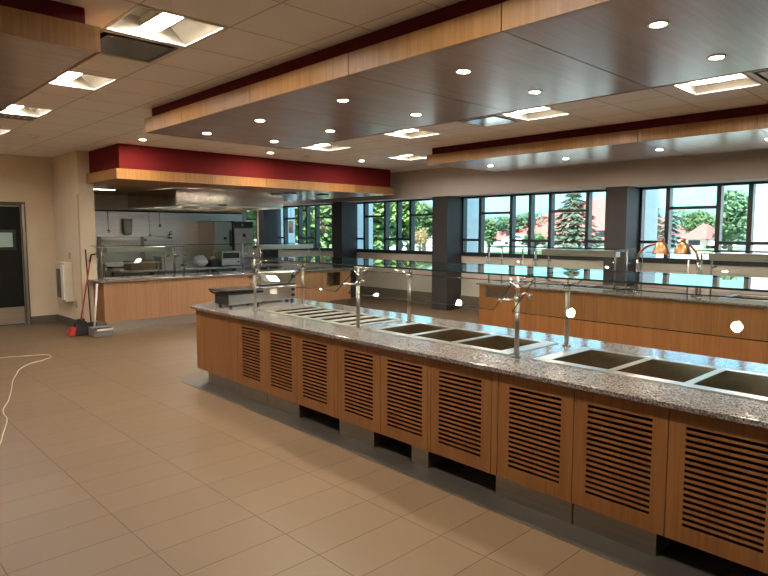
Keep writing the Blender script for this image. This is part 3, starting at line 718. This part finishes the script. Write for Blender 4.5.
MB().box(3.95, 4.98, 11.38, 11.50, 1.12, 1.14).build('shelf_board', M_steel, sh)
for x in (3.98, 4.95): MB().cyl(x, 11.44, .88, 1.12, .012).build('leg', M_steelv, sh)

# ================================================================== KITCHEN BACK
struct(MB().plate(3.76, 8.42, .0, 2.16, 14.18, 14.20, ax='y').build('trim_6', M_wallsteel))
struct(MB().box(3.76, 8.42, 14.165, 14.20, 2.16, 2.19).build('trim_7', M_black))
hd = thing('exhaust_hood', 'large stainless exhaust hood hanging under the red bulkhead over the cooking line', 'hood', (6.1, 12, 2.2))
hx0, hx1, hy0, hy1 = 5.145, 7.52, 11.0, 13.3
h = MB(); h.box(hx0, hx1, hy0, hy0+.02, 2.22, 2.525); h.box(hx0, hx0+.02, hy0+.02, hy1, 2.22, 2.525); h.box(hx1-.02, hx1, hy0+.02, hy1, 2.22, 2.525); h.box(hx0+.02, hx1-.02, hy1-.02, hy1, 2.22, 2.525)
h.build('canopy', M_hood, hd, .003)
MB().plate(hx0-.01, hx1+.01, hy0-.01, hy1, 2.195, 2.22, [(hx0+.05, hx1-.05, hy0+.05, hy1-.05)]).build('drip_rim', M_steel, hd)
for k in range(4):
    a = hx0+.06+k*.56
    MB().slab((a, hy0+.9, 2.24), (.49, 0, 0), (0, .7, .25), (0, -.01, .02)).build('grease_filter', M_steel, hd)
MB().box(6.02, 6.18, 10.97, 11.0, 2.215, 2.245).build('latch', M_black, hd)
for x in (5.5, 6.1, 6.7, 7.2):
    hl = MB().box(x-.12, x+.12, 12.0, 12.2, 2.49, 2.52).build('added_hood_lamp', M_white, hd); MB().box(x-.11, x+.11, 12.01, 12.19, 2.482, 2.489).build('lens', M_tube, hl)  # lamps added inside the hood to brighten the kitchen
# strip light on the soffit underside
sl = thing('strip_light', 'thin lit strip light under the bulkhead at the kitchen left corner', 'ceiling light', (4.1, 12.0, 2.48))
MB().box(3.80, 4.42, 11.96, 12.06, 2.495, 2.528).build('housing', M_white, sl); MB().box(3.82, 4.40, 11.98, 12.04, 2.488, 2.4945).build('lens', M_tube2, sl)
# hanging heat lamps right of hood
for x, y, lab in ((7.555, 10.75, 'left grey hanging heat lamp in front of the far window'), (8.36, 10.68, 'right grey hanging heat lamp in front of the far window')):
    t = thing('pendant_heat_lamp', lab, 'heat lamp', (x, y, 1.68), group='pendant lamps over the kitchen counter')
    MB().box(x-.09, x+.09, y-.09, y+.09, 2.50, 2.53).build('canopy', M_base, t)
    MB().cyl(x, y, 1.93, 2.50, .004, n=6).build('cord', M_steelv, t)
    MB().cyl(x, y, 1.68, 1.93, .052, .052, 20).build('shade', M_grey, t)
# appliances
def oven(x0, x1, label):
    t = thing('range_oven', label, 'oven', ((x0+x1)/2, 13.8, 0), group='steel ovens against the kitchen back wall')
    MB().box(x0, x1, 13.4, 14.15, .12, .92).build('body', M_steel, t, .01)
    MB().box(x0, x1, 13.95, 14.15, .92, 1.60).build('back_guard', M_steel, t, .01)
    MB().box(x0+.05, x1-.05, 13.38, 13.40, .25, .75).build('door', M_steelv, t, .005)
    MB().tube([(x0+.1, 13.38, .72), (x0+.1, 13.34, .72), (x1-.1, 13.34, .72), (x1-.1, 13.38, .72)], .012, 8).build('handle', M_chrome, t)
    MB().box(x0+.03, x1-.03, 13.45, 13.93, .92, .95).build('cooktop', M_black, t)
    MB().box(x0, x1, 13.78, 13.95, 1.50, 1.54).build('shelf', M_steel, t)
    for q in range(4): MB().tube([(x0+.12+q*.17, 13.4, .84), (x0+.12+q*.17, 13.37, .84)], .02, 12).build('knob', M_black, t)
    for (a, b) in ((x0+.04, 13.45), (x1-.04, 13.45), (x0+.04, 14.1), (x1-.04, 14.1)): MB().cyl(a, b, 0, .12, .02).build('leg', M_steelv, t)
oven(4.78, 5.60, 'steel range with a tall back guard, left one under the hood')
oven(5.72, 6.52, 'steel range with a tall back guard, right one under the hood')
tc_ = thing('holding_cabinet', 'tall dark sided steel cabinet, left of the pale one by the window', 'oven', (7.43, 13.8, 0))
MB().box(7.18, 7.68, 13.42, 14.15, .10, 1.96).build('body', brushed('dark_side_steel', (.34, .29, .23), .35, (60, 60, 3)), tc_, .008)
MB().box(7.20, 7.66, 13.39, 13.42, 1.05, 1.93).build('upper_door', M_steelv, tc_, .006); MB().box(7.20, 7.66, 13.39, 13.42, .15, 1.03).build('lower_door', M_steelv, tc_, .006)
MB().box(7.60, 7.64, 13.36, 13.39, 1.35, 1.75).build('handle', M_black, tc_)
MB().box(7.44, 7.52, 13.385, 13.39, 1.52, 1.58).build('latch', M_black, tc_)
for q in ((7.22, 13.47), (7.64, 13.47), (7.22, 14.1), (7.64, 14.1)): MB().cyl(q[0], q[1], 0, .10, .02).build('caster', M_black, tc_)
te = thing('proofing_cabinet', 'tall pale cabinet with black control panel beside the far window', 'oven', (8.0, 13.8, 0))
MB().box(7.74, 8.26, 13.42, 14.12, .10, 1.97).build('body', M_steelv, te, .008)
MB().box(7.75, 8.25, 13.39, 13.42, 1.80, 1.95).build('control_panel', M_black, te)
MB().box(7.93, 7.97, 13.385, 13.39, 1.85, 1.90).build('display', M_white, te)
MB().box(7.75, 8.25, 13.38, 13.42, 1.12, 1.78).build('upper_door', plain('pale_cabinet_door', (.42, .42, .45), .35), te, .006)
MB().box(7.75, 8.25, 13.38, 13.42, .15, 1.10).build('lower_door', plain('grey_cabinet_door', (.25, .25, .27), .35), te, .006)
MB().box(7.96, 8.02, 13.35, 13.38, 1.58, 1.66).build('handle', M_black, te)
for q in ((7.78, 13.47), (8.22, 13.47), (7.78, 14.06), (8.22, 14.06)): MB().cyl(q[0], q[1], 0, .10, .02).build('caster', M_black, te)
wt = thing('work_table', 'long stainless work table behind the kitchen counter', 'table', (6.5, 12.4, 0))
MB().box(4.5, 8.3, 12.1, 12.75, .90, .94).build('tabletop', M_steel, wt, .004)
MB().box(4.55, 8.25, 12.15, 12.7, .25, .27).build('lower_shelf', M_steel, wt)
for x in (4.56, 6.4, 8.24):
    for y in (12.15, 12.70): MB().cyl(x, y, 0, .90, .02).build('leg', M_steelv, wt)
# items on work table
bgm = MB()
random.seed(3)
bgm.ball((0, 0, .13), .15, 14, (1.15, .8, .85)); 
for p in bgm.v:
    p += Vector((random.uniform(-.015, .015), random.uniform(-.015, .015), random.uniform(-.012, .012))); p.z = max(p.z, 0)
bgm.F = Matrix.Translation((6.28, 12.35, .94))
tag(bgm.build('bundled_bag', plain('white_plastic_film', (.75, .78, .85), .25, noise=.12, ns=20)), 'crumpled white plastic bundle on the work table behind the kitchen guard', 'bag')
mw = thing('countertop_toaster', 'steel countertop toaster with a dark slot band before the tall cabinets', 'toaster', (6.95, 12.4, .94))
MB().box(6.72, 7.18, 12.2, 12.6, .96, 1.28).build('body', M_steel, mw, .01); MB().box(6.75, 7.15, 12.19, 12.20, 1.12, 1.24).build('slot_panel', M_black, mw)
for x in (6.76, 7.14):
    for y in (12.24, 12.56): MB().cyl(x, y, .94, .96, .015).build('foot', M_black, mw)
MB().tube([(7.12, 12.19, 1.04), (7.12, 12.16, 1.04)], .018, 12).build('knob', M_black, mw)
mb_ = thing('mixer', 'small dark countertop appliance left of the toaster', 'appliance', (6.58, 12.4, .94))
MB().box(6.50, 6.68, 12.25, 12.55, .94, 1.10).build('body', M_black, mb_, .02); MB().cyl(6.59, 12.38, 1.10, 1.16, .05).build('cap', M_steel, mb_)
for i, (x, w_, hh, mm, lab) in enumerate(((4.72, .5, .16, plain('cardboard', (.32, .22, .13), .8), 'brown cardboard box on the work table behind the left guard'), (5.35, .42, .24, M_steel, 'steel food container on the work table behind the left guard'))):
    t = thing('food_box', lab, 'box', (x+w_/2, 12.4, .94))
    MB().box(x, x+w_, 12.2, 12.55, .94, .94+hh).build('body', mm, t, .006); MB().box(x-.01, x+w_+.01, 12.19, 12.56, .94+hh, .96+hh).build('lid', mm, t, .003)
pt = thing('towel_dispenser', 'narrow white dispenser mounted on the steel kitchen back wall', 'dispenser', (5.45, 14.1, 1.65))
MB().box(5.33, 5.52, 14.05, 14.18, 1.66, 2.0).build('cover', M_white, pt, .02); MB().box(5.36, 5.49, 14.06, 14.17, 1.64, 1.66).build('nozzle', M_grey, pt)
for i, (x, zz) in enumerate(((4.72, 1.60), (5.02, 1.72), (5.95, 1.62), (6.20, 1.85))):
    t = MB().tube([(x, 14.155, 2.17), (x, 14.15, zz)], .006, 8); t.ball((x, 14.14, zz), .03, 10, (1, .4, 1.4))
    tag(t.build('hanging_ladle', M_chrome), f'thin steel utensil hanging on the kitchen back wall, {ORD[i]} from the left', 'utensil', 'utensils hanging on the steel wall')
ch = thing('chrome_dispenser', 'small chrome dispenser standing on the right range shelf', 'dispenser', (6.35, 13.86, 1.54))
MB().cyl(6.30, 13.86, 1.542, 1.66, .05).build('body', M_chrome, ch); MB().tube([(6.30, 13.86, 1.66), (6.30, 13.84, 1.72), (6.34, 13.82, 1.70)], .012, 8).build('spout', M_chrome, ch)

# ================================================================== LEFT CORNER
pd = thing('paper_towel_dispenser', 'white wall mounted dispenser with an open front on the partition wall', 'dispenser', (3.45, 12.1, .45))
MB().box(3.36, 3.498, 11.68, 12.20, .46, 1.16).build('cover', plain('cream_enamel', (.62, .56, .45), .5), pd, .01)
MB().box(3.352, 3.36, 11.90, 12.12, .52, 1.04).build('front_opening', plain('dark_tan_insert', (.14, .11, .08), .7), pd)
MB().box(3.34, 3.36, 11.70, 11.84, .50, 1.12).build('door_flap', M_white, pd, .004)
for y, z, lab in ((11.80, 1.28, 'small light switch above right of the wall dispenser'), (11.55, .42, 'small wall outlet low on the partition wall')):
    t = thing('wall_plate', lab, 'wall plate', (3.49, y, z))
    MB().box(3.49, 3.499, y-.04, y+.04, z-.06, z+.06).build('plate', plain('tan_plate', (.36, .28, .19), .5), t, .002); MB().box(3.486, 3.49, y-.012, y+.012, z-.02, z+.02).build('toggle', M_grey, t)
br = thing('push_broom', 'red handled broom with black and red bristles leaning on the wall corner', 'broom', (3.28, 10.75, 0))
MB().tube([(3.30, 10.72, .24), (3.63, 11.12, 1.27)], .012, 10).build('handle', plain('red_metal_tube', (.33, .03, .02), .35), br)
MB().tube([(3.60, 11.09, 1.19), (3.64, 11.12, 1.31), (3.70, 11.08, 1.32)], .016, 10).build('grip', M_black, br)
bb = MB(); bb._a([(3.22,10.68,.22),(3.38,10.68,.22),(3.38,10.76,.22),(3.22,10.76,.22),(3.17,10.62,.01),(3.44,10.64,.01),(3.44,10.80,.01),(3.17,10.80,.01)],
      [(0,1,2,3),(7,6,5,4),(0,4,5,1),(1,5,6,2),(2,6,7,3),(3,7,4,0)]); bb.build('bristles', plain('black_bristles', (.015, .013, .013), .9, noise=.5, ns=120, bumpy=.6), br)
rb = MB(); rb._a([(3.14,10.66,.12),(3.215,10.66,.15),(3.215,10.78,.15),(3.14,10.78,.12),(3.09,10.62,.01),(3.165,10.62,.01),(3.165,10.80,.01),(3.09,10.80,.01)],
      [(0,1,2,3),(7,6,5,4),(0,4,5,1),(1,5,6,2),(2,6,7,3),(3,7,4,0)]); rb.build('red_bristles', plain('red_bristles', (.35, .02, .02), .9, noise=.4, ns=120), br)
MB().box(3.24, 3.36, 10.69, 10.75, .22, .27).build('head_cap', M_black, br, .01)
dp = thing('lobby_dustpan', 'grey dustpan bin with an upright white handle beside the kitchen counter end', 'dustpan', (3.48, 10.45, 0))
b = MB(); b.plate(3.36, 3.66, 10.28, 10.56, .004, .02); b.box(3.36, 3.375, 10.28, 10.56, .02, .13); b.box(3.645, 3.66, 10.28, 10.56, .02, .13); b.box(3.375, 3.645, 10.545, 10.56, .02, .13); b.box(3.375, 3.645, 10.28, 10.295, .02, .10); b.box(3.36, 3.66, 10.36, 10.56, .13, .145)
b.build('pan', plain('grey_plastic', (.16, .15, .14), .5), dp, .006)
MB().box(3.40, 3.655, 10.27, 10.28, .10, .13).build('lip', M_white, dp)
MB().tube([(3.46, 10.57, .13), (3.55, 10.63, .84)], .016, 10).build('handle', M_white, dp)
bk = thing('black_broom', 'thin black handled broom standing against the partition end', 'broom', (3.6, 11.0, 0))
MB().tube([(3.54, 10.98, .16), (3.575, 11.20, 1.40)], .011, 10).build('handle', M_black, bk)
MB().box(3.44, 3.63, 10.94, 11.0, .012, .16).build('bristles', plain('dark_bristles', (.02, .02, .02), .9), bk, .01)
# cable on the floor
cpts = [(1.0, 9.35), (1.45, 9.45), (1.869, 9.458), (2.145, 9.383), (2.33, 9.30), (2.40, 9.20), (2.38, 9.06), (2.25, 8.90), (2.10, 8.80), (1.974, 8.661), (1.86, 8.45), (1.784, 8.225), (1.66, 7.85), (1.56, 7.45), (1.427, 6.971), (1.33, 6.70), (1.29, 6.524), (1.27, 6.30), (1.217, 6.089), (1.14, 5.83), (1.069, 5.583), (.92, 5.2), (.6, 4.9), (.2, 4.8)]
cp = []
for i in range(1, len(cpts)-2):
    p0, p1, p2, p3 = [Vector((*q, .0062)) for q in cpts[i-1:i+3]]
    for k in range(6):
        t = k/6; cp.append(.5*((2*p1)+(-p0+p2)*t+(2*p0-5*p1+4*p2-p3)*t*t+(-p0+3*p1-3*p2+p3)*t**3))
co = MB().tube(cp, .006, 8).build('power_cable', plain('cream_cable', (.42, .37, .26), .5))
tag(co, 'cream power cable winding across the floor tiles at the left', 'cable')

# ================================================================== OUTSIDE
gm, gnt, gb = mat('lawn_and_paving')
gn = N(gnt, 'ShaderNodeTexNoise'); gn.inputs['Scale'].default_value = .12; gn.inputs['Detail'].default_value = 4; gnt.links.new(pos(gnt), gn.inputs['Vector'])
gnt.links.new(ramp(gnt, gn.outputs['Fac'], [(.42, (.07, .13, .03)), (.5, (.50, .50, .49))]), gb.inputs['Base Color']); gb.inputs['Roughness'].default_value = .9
struct(MB().box(XW+.15, 260, -120, 200, -.3, -.1).build('floor_outdoor', gm))
def rdir(x, y, Xd):
    dx, dy = (x-384)/FPX, (288-y)/FPX; r = rt2*dx + up2*dy + fw; k = Xd/r.x
    return r.y*k, 1.70 + r.z*k
def crown_leaves(mb, c, rad, n, size):
    for _ in range(n):
        while True:
            p = Vector((random.uniform(-1, 1), random.uniform(-1, 1), random.uniform(-1, 1)))
            if .35 < p.length < 1: break
        q = Vector((p.x*rad[0], p.y*rad[1], p.z*rad[2])) + Vector(c)
        a = Vector((random.gauss(0, 1), random.gauss(0, 1), random.gauss(0, 1))).normalized(); b = a.orthogonal().normalized()
        s_ = size*random.uniform(.6, 1.3)
        mb._a([q-a*s_, q+b*s_*.6, q+a*s_, q-b*s_*.6], [(0, 1, 2, 3)])
def tree(Xd, px_, w_px, ytop, ybase, label, col, conifer=False, cat='tree', name='leafy_tree', n=1700, grp='trees outside the windows'):
    yc, _ = rdir(px_, 230, Xd); _, zt = rdir(px_, ytop, Xd); _, zb = rdir(px_, ybase, Xd)
    yl, _ = rdir(px_-w_px/2, 230, Xd); r = abs(yl-yc)*.95
    zb = max(zb, .3)
    t = thing(name, label, cat, (Xd, yc, -.1), group=grp)
    lf = MB()
    if conifer:
        H_ = zt-zb; L = 9
        for i in range(L):
            u = i/(L-1); z = zb+H_*u*.97; rr = r*(1-u)**.8+.1
            for k in range(int(n/L*(1.25-u))):
                a = random.uniform(0, 2*PI); q = rr*math.sqrt(random.uniform(.15, 1)); s_ = .06*H_*random.uniform(.6, 1.3)
                p = Vector((Xd+q*math.cos(a), yc+q*math.sin(a), z+H_*.12*(1-q/rr)-H_*.01+random.uniform(-.03, .03)*H_))
                d_ = Vector((math.cos(a), math.sin(a), -.35)); s2 = Vector((-math.sin(a), math.cos(a), random.uniform(-.4, .4)))
                lf._a([p-d_*s_, p+s2*s_*.5, p+d_*s_*1.2, p-s2*s_*.5], [(0, 1, 2, 3)])
    else:
        zc, hz = (zt+zb)/2, (zt-zb)/2
        for k in range(9):
            a = random.uniform(0, 2*PI); q = .5*random.random()
            crown_leaves(lf, (Xd+math.cos(a)*q*r, yc+math.sin(a)*q*r, zc+random.uniform(-.45, .45)*hz), (r*.62, r*.62, hz*.6), n//9, .06*(r+hz))
    lf.build('foliage', leaf('leaves_'+name, col), t)
    MB().tube([(Xd, yc, -.1), (Xd, yc, zb+(zt-zb)*.5)], [r*.10+.05, r*.04+.02], 8).build('trunk', M_bark, t)
LG, MG, DG, BG, AG = (.13, .21, .05), (.07, .125, .04), (.04, .08, .035), (.08, .14, .13), (.22, .15, .06)
tree(18, 242, 40, 175, 262, 'bright green tree beyond the farthest window', LG)
tree(19, 290, 34, 172, 262, 'bright green tree in the left panes of the window right of the hood', LG)
tree(22, 310, 36, 180, 262, 'light green tree in the middle of the window right of the hood', LG)
tree(20, 330, 34, 178, 262, 'leafy tree by the right pane of the window right of the hood', (.10, .18, .045))
tree(20, 372, 36, 180, 258, 'bright green bush tree in the left panes of the window left of the big pillar', LG)
tree(22, 398, 34, 186, 258, 'green tree in the narrow panes left of the big pillar', LG)
tree(30, 424, 30, 200, 246, 'darker green tree left of the big pillar, in the last pane', MG)
tree(18, 420, 18, 226, 252, 'low golden brown shrub left of the big pillar', AG, name='golden_shrub', cat='shrub', n=500)
tree(45, 489, 18, 214, 246, 'small round green tree left of the red roof', MG)
tree(60, 573, 54, 187, 250, 'large open branched conifer in front of the red roofed building', (.09, .12, .075), True, name='conifer_tree', n=2400)
tree(110, 600, 34, 214, 232, 'distant dark tree line right of the red roofed building', DG)
tree(60, 652, 26, 196, 250, 'tall slim green conifer right of the dark pillar', (.07, .125, .055), True, name='conifer_tree', n=1800)
tree(55, 670, 24, 206, 252, 'blue green spruce beside the slim conifer', BG, True, name='spruce_tree', n=1800)
tree(84, 695, 44, 206, 238, 'wide green tree behind the small red roof', MG)
tree(62, 731, 46, 190, 250, 'large round green tree left of the white panel at the right', (.08, .15, .06), n=1400)
tree(100, 520, 60, 214, 236, 'distant dark trees behind the red roof slope', DG)
tree(50, 535, 30, 232, 250, 'low green bushes before the red roofed building', MG, name='leafy_shrub', cat='shrub')
tree(70, 760, 60, 196, 246, 'green tree at the far right beyond the white panel', MG)
# red roofed building
bd = thing('red_roof_building', 'large building with a long sloping red roof seen through the middle window', 'building', (95, 62, -.1))
X = 95
ya, _ = rdir(500, 230, X); yb, _ = rdir(606, 230, X); _, ze = rdir(500, 238, X); _, zr = rdir(570, 196, X); ym, _ = rdir(556, 230, X); yn, _ = rdir(578, 230, X); yb, _ = rdir(640, 230, X)
MB().box(X, X+22, yb-4, ya+3, -.1, ze).build('wall', plain('pale_render', (.55, .48, .40), .8), bd)
roofm = plain('red_roof_sheets', (.42, .11, .09), .6, noise=.15, ns=2)
rf = MB(); rf._a([(X-1, ya+4, ze-.3), (X-1, yb-5, ze-.3), (X+11, yn, zr), (X+11, ym, zr), (X+23, ya+4, ze-.3), (X+23, yb-5, ze-.3)], [(0,1,2,3), (0,3,4), (4,3,2,5), (1,5,2), (0,4,5,1)])
rf.build('roof', roofm, bd)
for k in range(6):
    y_ = yb + (ya-yb)*(k+.5)/6; MB().box(X-.05, X, y_-.8, y_+.8, .8, 2.0).build('window', M_frame, bd)
b2 = thing('small_red_roof_house', 'small house with a red roof seen through the right window', 'building', (75, 26, -.1))
X = 70; ya, _ = rdir(682, 230, X); yb, _ = rdir(708, 230, X); _, ze = rdir(695, 237, X); _, zr = rdir(695, 224, X)
MB().box(X, X+6, yb+.5, ya-.5, -.1, ze).build('wall', plain('cream_render', (.62, .55, .45), .8), b2)
rf = MB(); rf._a([(X-.5, ya, ze-.2), (X-.5, yb, ze-.2), (X+6.5, yb, ze-.2), (X+6.5, ya, ze-.2), (X+3, ya-1, zr), (X+3, yb+1, zr)], [(0,1,5,4), (1,2,5), (2,3,4,5), (3,0,4), (0,3,2,1)])
rf.build('roof', roofm, b2)
MB().box(X-.03, X, (ya+yb)/2-.6, (ya+yb)/2+.6, .3, ze-.35).build('window', M_frame, b2)
def car(X, px_, label, L=4.3):
    yc, _ = rdir(px_, 250, X)
    t = thing('parked_car', label, 'car', (X, yc, -.1), group='white cars parked outside')
    prof = [(-L/2, .35), (-L/2, .80), (-L/2+.55, .92), (-L/2+1.1, 1.42), (L/2-1.5, 1.45), (L/2-.85, .95), (L/2-.1, .82), (L/2, .35)]
    def pr(pf, x0, x1, m, nm, par):
        mb = MB(); n = len(pf); v = [(x0, yc+a, b-.1) for a, b in pf] + [(x1, yc+a, b-.1) for a, b in pf]
        mb._a(v, [tuple(range(n))[::-1], tuple(range(n, 2*n))] + [(i, (i+1)%n, n+(i+1)%n, n+i) for i in range(n)]); return mb.build(nm, m, par, .03)
    pr(prof, X-.85, X+.85, M_white, 'body', t)
    pr([(-L/2+.75, .93), (-L/2+1.15, 1.36), (L/2-1.55, 1.38), (L/2-1.0, .95)], X-.87, X-.855, plain('car_glass', (.05, .08, .1), .1), 'side_windows', t)
    for a in (-L/2+.8, L/2-.8):
        for xx in (X-.84, X+.66): MB().tube([(xx, yc+a, .22), (xx+.18, yc+a, .22)], .32, 20).build('wheel', M_black, t)
car(72, 697, 'white car parked left of the round green tree, partly behind the copper lamps')
car(72, 741, 'white car parked below the round green tree near the white panel')
car(76, 517, 'pale car parked in front of the red roofed building')
